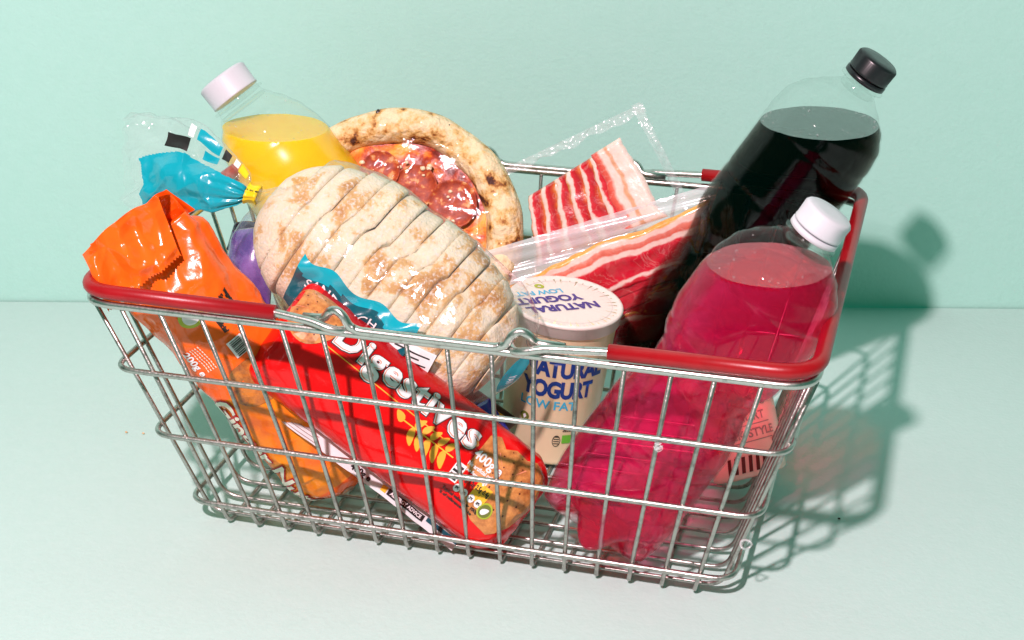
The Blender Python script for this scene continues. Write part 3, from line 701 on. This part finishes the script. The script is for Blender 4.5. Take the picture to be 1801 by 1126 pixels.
# the bag: rings from the closed right end to the neck, then flaring to the open end
rings = [  # px u, v, half width px, half depth m, depth y
    (925, 652, 14, .003, -.044), (915, 645, 52, .010, -.044), (893, 630, 98, .024, -.042), (850, 603, 128, .039, -.040), (778, 562, 150, .0455, -.036), (690, 508, 160, .0465, -.032), (590, 445, 162, .0460, -.030),
    (515, 408, 148, .042, -.030), (484, 382, 114, .032, -.030), (471, 361, 62, .020, -.032), (462, 350, 24, .009, -.034), (452, 344, 12, .005, -.042), (437, 341, 13, .0055, -.040), (424, 336, 34, .010, -.038), (380, 318, 64, .016, -.034), (320, 300, 84, .018, -.028), (262, 292, 94, .016, -.022), (222, 300, 97, .012, -.018)]
RGS = []
for i, (u, v, hw, hd, y) in enumerate(rings):
    c = on(u, v, y=y); RGS.append([c, hw/FPX*(c-CAM).length, hd])
for i, r_ in enumerate(RGS):
    a = RGS[max(0, i-1)][0]; b = RGS[min(len(RGS)-1, i+1)][0]; t = (b-a); t = (t-LCx*t.dot(LCx)).normalized(); r_.append(t)
def cat(a, b, c, d, t): return .5*((2*b)+(c-a)*t+(2*a-5*b+4*c-d)*t*t+(3*b-a-3*c+d)*t*t*t)
def bagp(s, th, off=0.):
    """s 0..1 from the closed end to the open end"""
    x = s*(len(RGS)-1); i = min(len(RGS)-2, int(x)); t = x-i
    g = [RGS[max(0, min(len(RGS)-1, i+k))] for k in (-1, 0, 1, 2)]
    c = cat(g[0][0], g[1][0], g[2][0], g[3][0], t); hw = max(.002, cat(g[0][1], g[1][1], g[2][1], g[3][1], t)); hd = max(.0015, cat(g[0][2], g[1][2], g[2][2], g[3][2], t))
    T = g[1][3].lerp(g[2][3], t).normalized(); Bd = LCx.cross(T).normalized()*-1
    # th 0 faces out of the loaf's top; pi/2 points up-right along the slices
    if Bd.dot(LBx) < 0 and x < 8: Bd = -Bd
    sn, cs = math.sin(th), math.cos(th)
    q = c+Bd*(hw*sn)+LCx*(hd*cs); n = (Bd*sn*hd+LCx*cs*hw).normalized()
    xn = 11.5; dn = abs(x-xn); fold = math.exp(-(dn/1.5)**2)
    am = min(hw, .05)*.16*fold; flare = sm(12.6, 15, x)
    d = am*math.sin(th*13+2*noise.noise(V((th, x*.3, 0))))+am*.5*math.sin(th*23+1)
    d += .0010*nz(q, 34, 3)-.0034*min(.5, vor((q.x+.004*nz(q, 30), q.y, q.z+.004*nz(q, 30, 7)), 26, 11))*(1+flare)-.0016*min(.4, vor(q, 60, 2))-flare*.004*min(.5, vor(q, 48, 8))
    d += flare*(.005*nz(q, 28, 6)+.0035*math.sin(th*5+x*.6)+.004*nz(q, 55, 2))
    if x > 15: q -= T*(-.010*noise.noise(V((math.cos(th)*3, math.sin(th)*3, 2.)))*(x-15)/2)
    return q+n*(d+off)
bg_ = thing('bread_bag', LC, 'clear bread bag with teal print, tied with yellow tape at its neck', 'bread bag')
NS = len(RGS)-1
SN = 11.0/NS; SE = 12.6/NS
grid('bag_film', lambda u, v: bagp(u*SN, v*2*PI), 240, 200, M['film_hazy'], bg_, closed_v=True)
def tail_mat(u, v):
    th = v*2*PI; sn = math.sin(th+.0)
    x = 12.3+(17-12.3)*u
    lim = .38-.06*(x-12.3)+.10*math.sin(x*2.2)
    if x > 16.15+.18*math.sin(th*3): return 0
    return 1 if -sn*TS > -lim+.0 and True and (sn*TS < lim) else 0
tq = bagp(15./NS, PI/2)-bagp(15./NS, -PI/2); TS = 1 if tq.z > 0 else -1
grid('bag_tail', lambda u, v: bagp((10.9+(17-10.9)*u)/NS, v*2*PI), 260, 260, [M['film_hazy'], M['teal']], bg_, closed_v=True,
     mif=lambda u, v: tail_mat(max(0, (10.9+6.1*u-12.3)/4.7), v) if u > .2 else 0)
# printed blocks on the clear half of the tail
for (x0, x1, t0, t1, mt) in ((14.1, 14.75, 42, 58, 'teal'), (14.05, 14.5, 24, 38, 'teal'), (13.75, 14.0, 38, 58, 'black'), (14.9, 15.5, 22, 40, 'black'), (12.9, 13.35, 36, 68, 'tape'), (13.4, 13.6, 44, 60, 'white'), (14.85, 15.0, 42, 58, 'white')):
    grid('printed_block', lambda u, v: bagp((x0+(x1-x0)*u)/NS, TS*TH(t0+(t1-t0)*v), .0006), 6, 6, M[mt], bg_)
grid('tape', lambda u, v: bagp((10.75+1.5*u)/NS, v*2*PI, .0026), 12, 40, M['tape'], bg_, closed_v=True)
lay('lettering', flat_text('BB 10 12', .0042, .0001), lambda x, y: bagp((11.5+x*110)/NS, y*60+.2, .0032), M['black'], bg_, .002)
# teal printed strip running along the lower front of the loaf, and the one round the closed end
def strip(u, v): return bagp((6.25-2.1*u)/NS, SG*(-TH(12+4*math.sin(u*2.5)+2.2*math.sin(u*17))-TH(34)*v*(1-.15*u)), .0022+.0016*math.sin(v*9+u*7)+.0012*math.sin(u*23+v*5))
SG = 1 if (bagp(6./NS, PI/2)-bagp(6./NS, -PI/2)).dot(LBx) > 0 else -1
grid('printed_strip', strip, 60, 16, [M['teal'], M['teal_d']], bg_, mif=lambda u, v: 1 if v > .24+.08*math.sin(u*9) else 0)
def stripfn(x, y):
    u = .5+x/.085; v = .46-y/.034; q = strip(max(0, min(1, u)), max(0, min(1, v))); return q+LCx*.0011
lay('lettering', fit(flat_text('SANDWICH', .0085, .0001, space=1.1), .050), stripfn, M['white'], bg_, .003, (-.05, -.008, .0005))
lay('lettering', fit(flat_text('SLICE', .0075, .0001, space=1.1), .020), stripfn, M['white'], bg_, .003, (-.1, .024, -.006))
def estrip(u, v): return bagp((.25+1.35*v*(.5+.5*math.sin(u*PI)))/NS, SG*TH(-88+120*u), .0012)
grid('printed_strip', estrip, 50, 16, M['teal'], bg_)
lay('lettering', flat_text('WAY', .010, .0001), lambda x, y: estrip(.42+x/.10, .55-y/.02)+FWD*.0015, M['white'], bg_, .003)
# small legal label on the bag, over the red packet
def labfn(x, y): return bagp((4.05-x*42)/NS, SG*(TH(-38)+y*20), .0022)
lay('legal_label', flat_poly(rect_pts(-.010, -.010, .010, .010)), labfn, M['white'], bg_, .003)
lay('small_print', merge_bm([flat_poly(rect_pts(-.008, -.008+i*.0032, .008-(i % 2)*.004, -.0070+i*.0032)) for i in range(5)]), lambda x, y: labfn(x, y)+LCx*.0004, M['black'], bg_, .003)

# ------------------------------------------------------------------ pizza in its wrap
PC = on(690, 420, y=.100); PNn = V((.10, -.86, .50)).normalized(); PX = V((1, .116, 0)); PX = (PX-PNn*PX.dot(PNn)).normalized(); PY = PNn.cross(PX)
PR = .1010
def pz(x, y, h=0.): return PC+PX*x+PY*y+PNn*h
pi_ = thing('pizza', PC, 'salami pizza with a charred puffy crust, standing upright behind the bread', 'pizza')
def crustf(u, v):
    th = v*2*PI; cx, cy_ = math.cos(th), math.sin(th)
    wb = 1+.022*noise.noise(V((cx*1.6, cy_*1.6, 3)))+.010*noise.noise(V((cx*5, cy_*5, 1)))
    ri = .735+.03*noise.noise(V((cx*2.5, cy_*2.5, 9)))
    a = u*PI; rm = (ri+1)/2; rw = (1-ri)/2
    r = PR*wb*(rm-rw*math.cos(a)); h = .0185*(math.sin(a)**.75)*(1+.30*noise.noise(V((cx*3, cy_*3, 5))))-.002
    q = pz(r*cx, r*cy_, h); return q+PNn*(.0018*nz(q, 60)+.0008*nz(q, 160))
grid('crust', crustf, 26, 200, M['pizzacrust'], pi_, closed_v=True)
grid('base', lambda u, v: pz(PR*.985*u*math.cos(v*2*PI)+1e-5, PR*.985*u*math.sin(v*2*PI), -.003), 6, 96, M['pizzacrust'], pi_, closed_v=True)
def saucef(u, v):
    th = v*2*PI; r = PR*.82*u; q = pz(r*math.cos(th)+1e-5, r*math.sin(th), .004*(1-u**6)); return q+PNn*(.0022*nz(q, 55)+.0010*nz(q, 150))
grid('sauce', saucef, 50, 160, M['sauce'], pi_, closed_v=True)
for i, (x, y, r) in enumerate(((.016, .040, .0185), (.046, .028, .0205), (.052, -.010, .0190), (-.012, .050, .017), (-.040, .034, .019), (.016, .004, .020), (-.020, .006, .02), (.030, -.040, .02), (-.030, -.040, .02))):
    h0 = .0075+.0006*i*.5; r *= .9
    def sal(u, v, x=x, y=y, r=r, i=i, h0=h0):
        th = v*2*PI; rr = r*(1+.04*noise.noise(V((math.cos(th)*2, math.sin(th)*2, i))))
        if u < .85: k = u/.85; a, h = rr*k, h0+.0022*k**6+.0008*math.sin(th*3+i)*k
        else: k = (u-.85)/.15; a, h = rr*(1+.02*math.sin(k*PI)), h0+.0022-.0030*k+.0008*math.sin(th*3+i)
        q = pz(x+a*math.cos(th)+1e-5, y+a*math.sin(th), h); return q+PNn*.0007*nz(q, 120, i)
    grid('salami_slice', sal, 22, 48, M['salami'], pi_, closed_v=True)
def lump(name, c, r, mat, parent, seed, sq=(1, 1, .6), ax=None):
    bm = bmesh.new(); bmesh.ops.create_icosphere(bm, subdivisions=2, radius=1)
    X, Y, Z = ax
    for v in bm.verts:
        k = 1+.35*noise.noise(v.co*1.6+V((seed, 0, 0))); q = v.co*k*r; v.co = c+X*q.x*sq[0]+Y*q.y*sq[1]+Z*q.z*sq[2]
    return bmobj(name, bm, mat, parent)
for i in range(46):
    a, r = random.uniform(-.5, 2.6), random.uniform(.20, .62)*PR*1.0
    if i > 38: a = random.uniform(0, 6.28)
    lump('cheese_piece', pz(r*math.cos(a), r*math.sin(a), .0085+random.random()*.001), random.uniform(.0010, .0026), M['salamifat'], pi_, i, (1, .75, .5), (PX, PY, PNn))
for i, (a, r, k) in enumerate(((.42, .90, .0045), (.20, .885, .003), (-.02, .90, .0040), (1.15, .93, .0028), (1.75, .95, .003), (2.05, .9, .0028), (.75, .80, .002))):
    lump('charred_blister', pz(PR*r*math.cos(a), PR*r*math.sin(a), .0118), k, pbr('char', (.03, .012, .008), .35, coat=.4), pi_, i, (.6, 1., .35), (PX, PY, PNn))
pw = thing('pizza_wrap', PC, 'thin clear film wrapped tightly over the upright pizza', 'wrap')
def wrapf(u, v):
    th = v*2*PI; r = PR*1.005*u; h = .0150+.003*(1-u)-.016*u**14
    q = pz(r*math.cos(th)+1e-5, r*math.sin(th), h); return q+PNn*(.0012*nz(q, 40)-.0040*min(.5, vor(q, 24, 4)))
grid('film', wrapf, 110, 200, M['film_thin'], pw, closed_v=True)

# ------------------------------------------------------------------ bacon packs
def meat_mat(name, stops, sc_=(1., 1.), dist=.05, nscale=26.):
    """colours banded across the rasher (UV v) with a wandering boundary"""
    m, nt, o = newmat(name); p_ = N(nt, 'BsdfPrincipled'); L = nt.links.new
    p_.inputs['Roughness'].default_value = .24; p_.inputs['Coat Weight'].default_value = .6; p_.inputs['Coat Roughness'].default_value = .1; p_.inputs['Subsurface Weight'].default_value = .12; p_.inputs['Subsurface Radius'].default_value = (.004, .0015, .001); p_.inputs['Subsurface Scale'].default_value = 1.
    uv = N(nt, 'UVMap'); uv.uv_map = 'UVMap'; tc = N(nt, 'TexCoord'); no = N(nt, 'TexNoise'); no.inputs['Scale'].default_value = nscale; no.inputs['Detail'].default_value = 7; no.inputs['Roughness'].default_value = .62
    L(tc.outputs['Object'], no.inputs[0]); sp = N(nt, 'SeparateXYZ'); L(uv.outputs[0], sp.inputs[0])
    a = N(nt, 'Math', operation='SUBTRACT'); a.inputs[1].default_value = .5; L(no.outputs[0], a.inputs[0])
    b = N(nt, 'Math', operation='MULTIPLY_ADD'); b.inputs[1].default_value = dist*6; L(a.outputs[0], b.inputs[0]); L(sp.outputs['Y'], b.inputs[2])
    cr = N(nt, 'ValToRGB'); el = cr.color_ramp.elements
    while len(el) < len(stops): el.new(.5)
    for e, (q, c) in zip(el, stops): e.position = q; e.color = (*c, 1)
    L(b.outputs[0], cr.inputs[0])
    n2 = N(nt, 'TexNoise'); n2.inputs['Scale'].default_value = 240; n2.inputs['Detail'].default_value = 4; L(tc.outputs['Object'], n2.inputs[0])
    mx = N(nt, 'MixRGB', blend_type='OVERLAY'); mx.inputs[0].default_value = .35; L(cr.outputs[0], mx.inputs[1]); L(n2.outputs[0], mx.inputs[2])
    n3 = N(nt, 'TexNoise'); n3.inputs['Scale'].default_value = 60; n3.inputs['Detail'].default_value = 5; n3.inputs['Distortion'].default_value = 1.2; L(tc.outputs['Object'], n3.inputs[0])
    vr = N(nt, 'ValToRGB'); ve = vr.color_ramp.elements; ve[0].position = .485; ve[0].color = (0, 0, 0, 1); ve[1].position = .50; ve[1].color = (.22, .22, .22, 1); v3 = ve.new(.515); v3.color = (0, 0, 0, 1)
    L(n3.outputs[0], vr.inputs[0]); mv = N(nt, 'MixRGB'); mv.inputs[2].default_value = (*FAT, 1); L(vr.outputs[0], mv.inputs[0]); L(mx.outputs[0], mv.inputs[1]); mx = mv
    L(mx.outputs[0], p_.inputs['Base Color']); bb = bumpn(nt, 150, .5, .0012); L(bb.outputs[0], p_.inputs['Normal']); L(p_.outputs[0], o.inputs[0]); return m
RED, DEEP, FAT, PNK, RIND, SAL = (.66, .014, .034), (.46, .006, .016), (.86, .64, .55), (.78, .24, .17), (.80, .40, .07), (.70, .13, .08)
M['rash_wide'] = meat_mat('streaky_bacon_large', [(.0, DEEP), (.10, RED), (.13, FAT), (.16, FAT), (.19, RED), (.46, DEEP), (.56, RED), (.595, FAT), (.67, FAT), (.70, SAL), (.79, PNK), (.82, FAT), (.90, FAT), (.935, RIND)], dist=.075, nscale=17)
M['rash_fold'] = meat_mat('bacon_fold', [(.0, RED), (.35, DEEP), (.66, RED), (.76, FAT), (.86, FAT), (.92, RED), (1., RIND)], dist=.17, nscale=26)
M['rash_back'] = meat_mat('smoked_bacon_fold', [(.0, (.55, .22, .05)), (.10, FAT), (.22, FAT), (.28, RED), (.50, DEEP), (.62, (.55, .05, .015)), (.74, (.66, .20, .04)), (.84, FAT), (1., RIND)], dist=.13, nscale=38)
M['rash_fat'] = meat_mat('bacon_fat_edge', [(.0, RED), (.20, SAL), (.28, FAT), (.42, FAT), (.47, (.70, .36, .20)), (.53, (.70, .36, .20)), (.58, FAT), (1., (.93, .74, .64))], dist=.03, nscale=30)
def slab(name, P00, P10, P11, P01, thick, mat, parent, wav=.0015, nu=40, nv=18, seed=0, edge=.12):
    """a soft flat piece between four corners (u along 00-10, v along 00-01) with rounded edges"""
    nrm = (P10-P00).cross(P01-P00).normalized()
    if nrm.dot(FWD) < 0: nrm = -nrm
    def f(u, v, top=True):
        q = (P00*(1-u)+P10*u)*(1-v)+(P01*(1-u)+P11*u)*v
        e = min(1, min(u, 1-u)/(edge*.5+1e-6))*1.0; g = min(1, min(v, 1-v)/edge); h = math.sqrt(max(0, 1-(1-e)**2))*math.sqrt(max(0, 1-(1-g)**2))
        q = q+(P01-P00)*(.16*noise.noise(V((u*3.5, seed*3.7, v*.8)))+.05*noise.noise(V((u*14, seed*1.3, v)))); 
        return q+nrm*(thick*h*(1 if top else -.5)+wav*nz(q, 38, seed)+wav*.4*nz(q, 110, seed))
    return grid(name, lambda u, v: f(u, v), nu, nv, mat, parent), f, nrm
def quad_px(pts): return [on(u, v, y=y) for u, v, y in pts]
# front pack: a long pack rising to the right between the pot and the cola
fb = thing('bacon_pack', on(1070, 460, y=.08), 'flat vacuum pack of large red streaky rashers, between the yogurt and the cola', 'bacon pack')
A0, B0, B1, A1 = quad_px([(868, 520, .078), (1255, 415, .112), (1262, 322, .125), (850, 428, .095)])
def lerp4(a, b, c, d, u, v): return (a*(1-u)+b*u)*(1-v)+(d*(1-u)+c*u)*v
Q = quad_px([(905, 640, .075), (1155, 600, .116), (1250, 352, .133), (880, 505, .092)])   # whole meat area: lower left, lower right, upper right, upper left
def FBm(u, v): return lerp4(Q[0], Q[1], Q[2], Q[3], u, v)
for k, (v0, v1, lift, mt, sd) in enumerate(((-.02, .26, .0005, 'rash_fold', 5), (.16, .40, .0012, 'rash_fold', 4), (.28, .54, .0020, 'rash_fold', 3), (.40, .64, .0028, 'rash_fold', 2), (.50, 1.0, .0042, 'rash_wide', 1))):
    l = (FWD*lift)
    c = (.045 if mt == 'rash_fold' else 0)
    slab('rasher', FBm(0, v0)+l, FBm(1, v0+c)+l, FBm(1, v1+c)+l, FBm(0, v1)+l, .0042, M[mt], fb, .0016, 60, 24, sd, .10)
Qf = quad_px([(870, 680, .072), (1170, 640, .118), (1266, 320, .137), (845, 445, .093)])
def fbf(u, v):
    q = lerp4(Qf[0], Qf[1], Qf[2], Qf[3], u, v)
    q += FWD*(.0108*min(1, min(v/.06+.2, (1-v)/.16))*min(1, min(u, 1-u)/.04+.1)); return q+FWD*(.0010*nz(q, 34, 4)-.0030*min(.5, vor(q, 26, 13)))
grid('film', fbf, 150, 110, M['film'], fb)
def edgef(u, v):
    q = lerp4(Qf[0], Qf[1], Qf[2], Qf[3], u, .80+.20*v); k = (.055+.03*u); q = lerp4(Qf[0], Qf[1], Qf[2], Qf[3], u, 1-.30*(1-v)*(1-.35*u))
    return q+FWD*(.0040+.0012*math.sin(v*9+u*4)+.0018*nz(q, 40, 3)+.001*math.sin(v*22+u*9))
grid('sealed_edge', edgef, 70, 14, film('white_sealed_film', rough=.14, haze=.50, bump=(60, .4, .0014), gl=1.4), fb)
# back pack: stands behind, one corner of its film pointing up
bb_ = thing('bacon_pack', on(1045, 340, y=.135), 'small vacuum pack of folded smoked rashers with an empty film corner pointing up', 'bacon pack')
ys = .136
def bq(u, v): 
    c = [(958, 322, ys), (1118, 262, ys+.012), (1170, 352, ys), (985, 452, ys-.02)]
    P = quad_px(c); return lerp4(P[0], P[1], P[2], P[3], u, v)
nrb = [(0.0, .20), (.12, .34), (.26, .48), (.39, .61), (.52, .74), (.64, .86)]
Pq = quad_px([(930, 345, ys-.004), (1092, 246, ys+.012), (1168, 385, ys-.006), (948, 470, ys-.022)])
def BQ(u, v): return lerp4(Pq[0], Pq[1], Pq[2], Pq[3], u, v)
for k, (u0, u1) in enumerate(nrb):
    l = FWD*(.001+.0011*k)
    # the rasher's long side runs down the pack; its width goes along u
    slab('rasher', BQ(u0, 0)+l, BQ(u0-.03, 1)+l, BQ(u1-.03, 1)+l, BQ(u1, 0)+l, .0045, M['rash_back'], bb_, .0014, 40, 18, k+11, .16)
slab('rasher', BQ(.70, -.02)+FWD*.009, BQ(.68, 1)+FWD*.009, BQ(1.0, 1)+FWD*.009, BQ(1.0, -.02)+FWD*.009, .0045, M['rash_fat'], bb_, .0010, 40, 18, 31, .10)
Pf = quad_px([(880, 296, ys+.004), (1128, 178, ys+.024), (1238, 400, ys-.006), (940, 500, ys-.02)])
def BF(u, v, off=0.):
    q = lerp4(Pf[0], Pf[1], Pf[2], Pf[3], u, v)
    dome = .0165*sm(0, .30, u)*sm(1., .86, u)*sm(.05, .40, v)
    return q+FWD*(dome+off+.0012*nz(q, 34, 9)-.0036*min(.5, vor(q, 26, 17)))
grid('film', lambda u, v: BF(u, v), 150, 110, M['film_thin'], bb_)
M['sealfilm'] = film('embossed_seal_film', rough=.20, haze=.20, bump=(90, .4, .0008), gl=1.6)
grid('seal', lambda u, v: BF(u, .015+(.05+.05*noise.noise(V((u*9, 2, 0)))+.02)*v, .0006+.0025*noise.noise(V((u*22, v*2, 5)))), 120, 8, M['sealfilm'], bb_)
grid('seal', lambda u, v: BF(.93+.06*v, u, .0006+.0025*noise.noise(V((u*22, v*2, 8)))), 120, 8, M['sealfilm'], bb_)

# ------------------------------------------------------------------ smaller packets half hidden in the basket
def pillow(name, corners, thick, mat, label, cat, seed=0, disp=.0022, parts=None):
    P = quad_px(corners); t = thing(name, (P[0]+P[1]+P[2]+P[3])/4, label, cat)
    nrm = (P[1]-P[0]).cross(P[3]-P[0]).normalized(); nrm = -nrm if nrm.dot(FWD) < 0 else nrm
    def f(u, v, side=1):
        q = lerp4(P[0], P[1], P[2], P[3], u, v); e = (math.sin(PI*u)**.5)*(math.sin(PI*v)**.5) if 0 < u < 1 and 0 < v < 1 else 0
        return q+nrm*(side*thick*e+disp*nz(q, 40, seed)+disp*.8*max(0, ridge(q, 30, seed)-.6)*(1 if side > 0 else -1))
    def g(u, v):
        return f(u, v*2, 1) if v <= .5 else f(u, 2-v*2, -1)
    grid('wrapper', g, 50, 60, mat, t, closed_v=False); return t, f
pillow('chocolate_bar', [(800, 735, -.015), (905, 880, -.020), (945, 835, .0), (860, 700, .005)], .010, M['blue'], 'glossy royal blue wrapper peeking out between the red packet and the yogurt', 'chocolate bar', 3)
t, f = pillow('snack_wrapper', [(775, 735, .0), (880, 770, .0), (915, 740, .02), (800, 655, .02)], .007, M['brownp'], 'dark brown wrapper with an orange patch under the loaf', 'wrapper', 5)
grid('orange_patch', lambda u, v: f(.72+.12*u, .45+.35*v)+FWD*.0006, 5, 5, M['gold'], t)
pillow('sweet_packet', [(398, 505, -.040), (475, 545, -.045), (480, 395, -.02), (408, 405, -.02)], .012, M['purple'], 'shiny purple packet squeezed behind the orange packet and the loaf', 'packet', 7, .003)
pillow('snack_wrapper', [(398, 440, .0), (450, 470, .0), (450, 388, .02), (412, 392, .02)], .008, M['navyfoil'], 'navy blue wrapper corner sticking up left of the loaf', 'wrapper', 9)
pillow('fruit_packet', [(505, 830, .035), (700, 890, .035), (740, 800, .07), (560, 740, .07)], .014, M['navyfoil'], 'dark packet on the basket floor behind the two biscuit packets', 'packet', 12)
# scrap of clear film by the right side of the basket
cf = quad_px([(1330, 760, -.02), (1400, 745, .0), (1405, 655, .02), (1350, 650, .0)])
def cff(u, v):
    q = lerp4(cf[0], cf[1], cf[2], cf[3], u, v); return q+FWD*(.006*nz(q, 45, 3)+.003*max(0, ridge(q, 50, 5)-.5))
o = grid('film_scrap', cff, 40, 40, M['film'], None); clean(o, 'loose scrap of crumpled clear film at the right inside of the basket', 'film')
# clear plastic tag hooked on the basket's lower right, with its lint
tg = on(1312, 958, y=-.125); ring_ = [tg+RGT*.0034*math.cos(a)+UPV*.0028*math.sin(a)+FWD*.002*math.sin(a*2) for a in [2*PI*k/20 for k in range(20)]]
o = tube('plastic_loop', ring_, .0008, M['lidrim'], None, 7, True); clean(o, 'tiny clear plastic loop hooked on the lower right corner wires', 'plastic loop')
# a wisp of fluff caught where two wires cross on the front
lf = on(1156, 784, y=-.152); rl = random.Random(5); pts_ = [lf+FWD*.004]
for k in range(46): pts_.append(lf+FWD*.004+V((rl.uniform(-1, 1), rl.uniform(-.4, .4), rl.uniform(-1.2, .8)))*.0030)
o = tube('fluff', rounded(pts_, .002, 3), .00013, M['white'], None, 4); clean(o, 'wisp of white fluff caught on the front wires before the pink bottle', 'fluff')
# crumbs on the paper
for i, (u, v) in enumerate(((1476, 912), (222, 760), (252, 762))):
    bmx = lump('crumb', on(u, v, z=.0006), .0009, M['crumb'] if i else M['brownp'], None, i*3, (1.3, .8, .7), (V((1, 0, 0)), V((0, 1, 0)), V((0, 0, 1))))
    clean(bmx, ['tiny dark crumb lying alone on the paper right of the basket', 'tiny crumb on the paper left of the basket, the left one', 'tiny crumb on the paper left of the basket, beside the wires'][i], 'crumb')
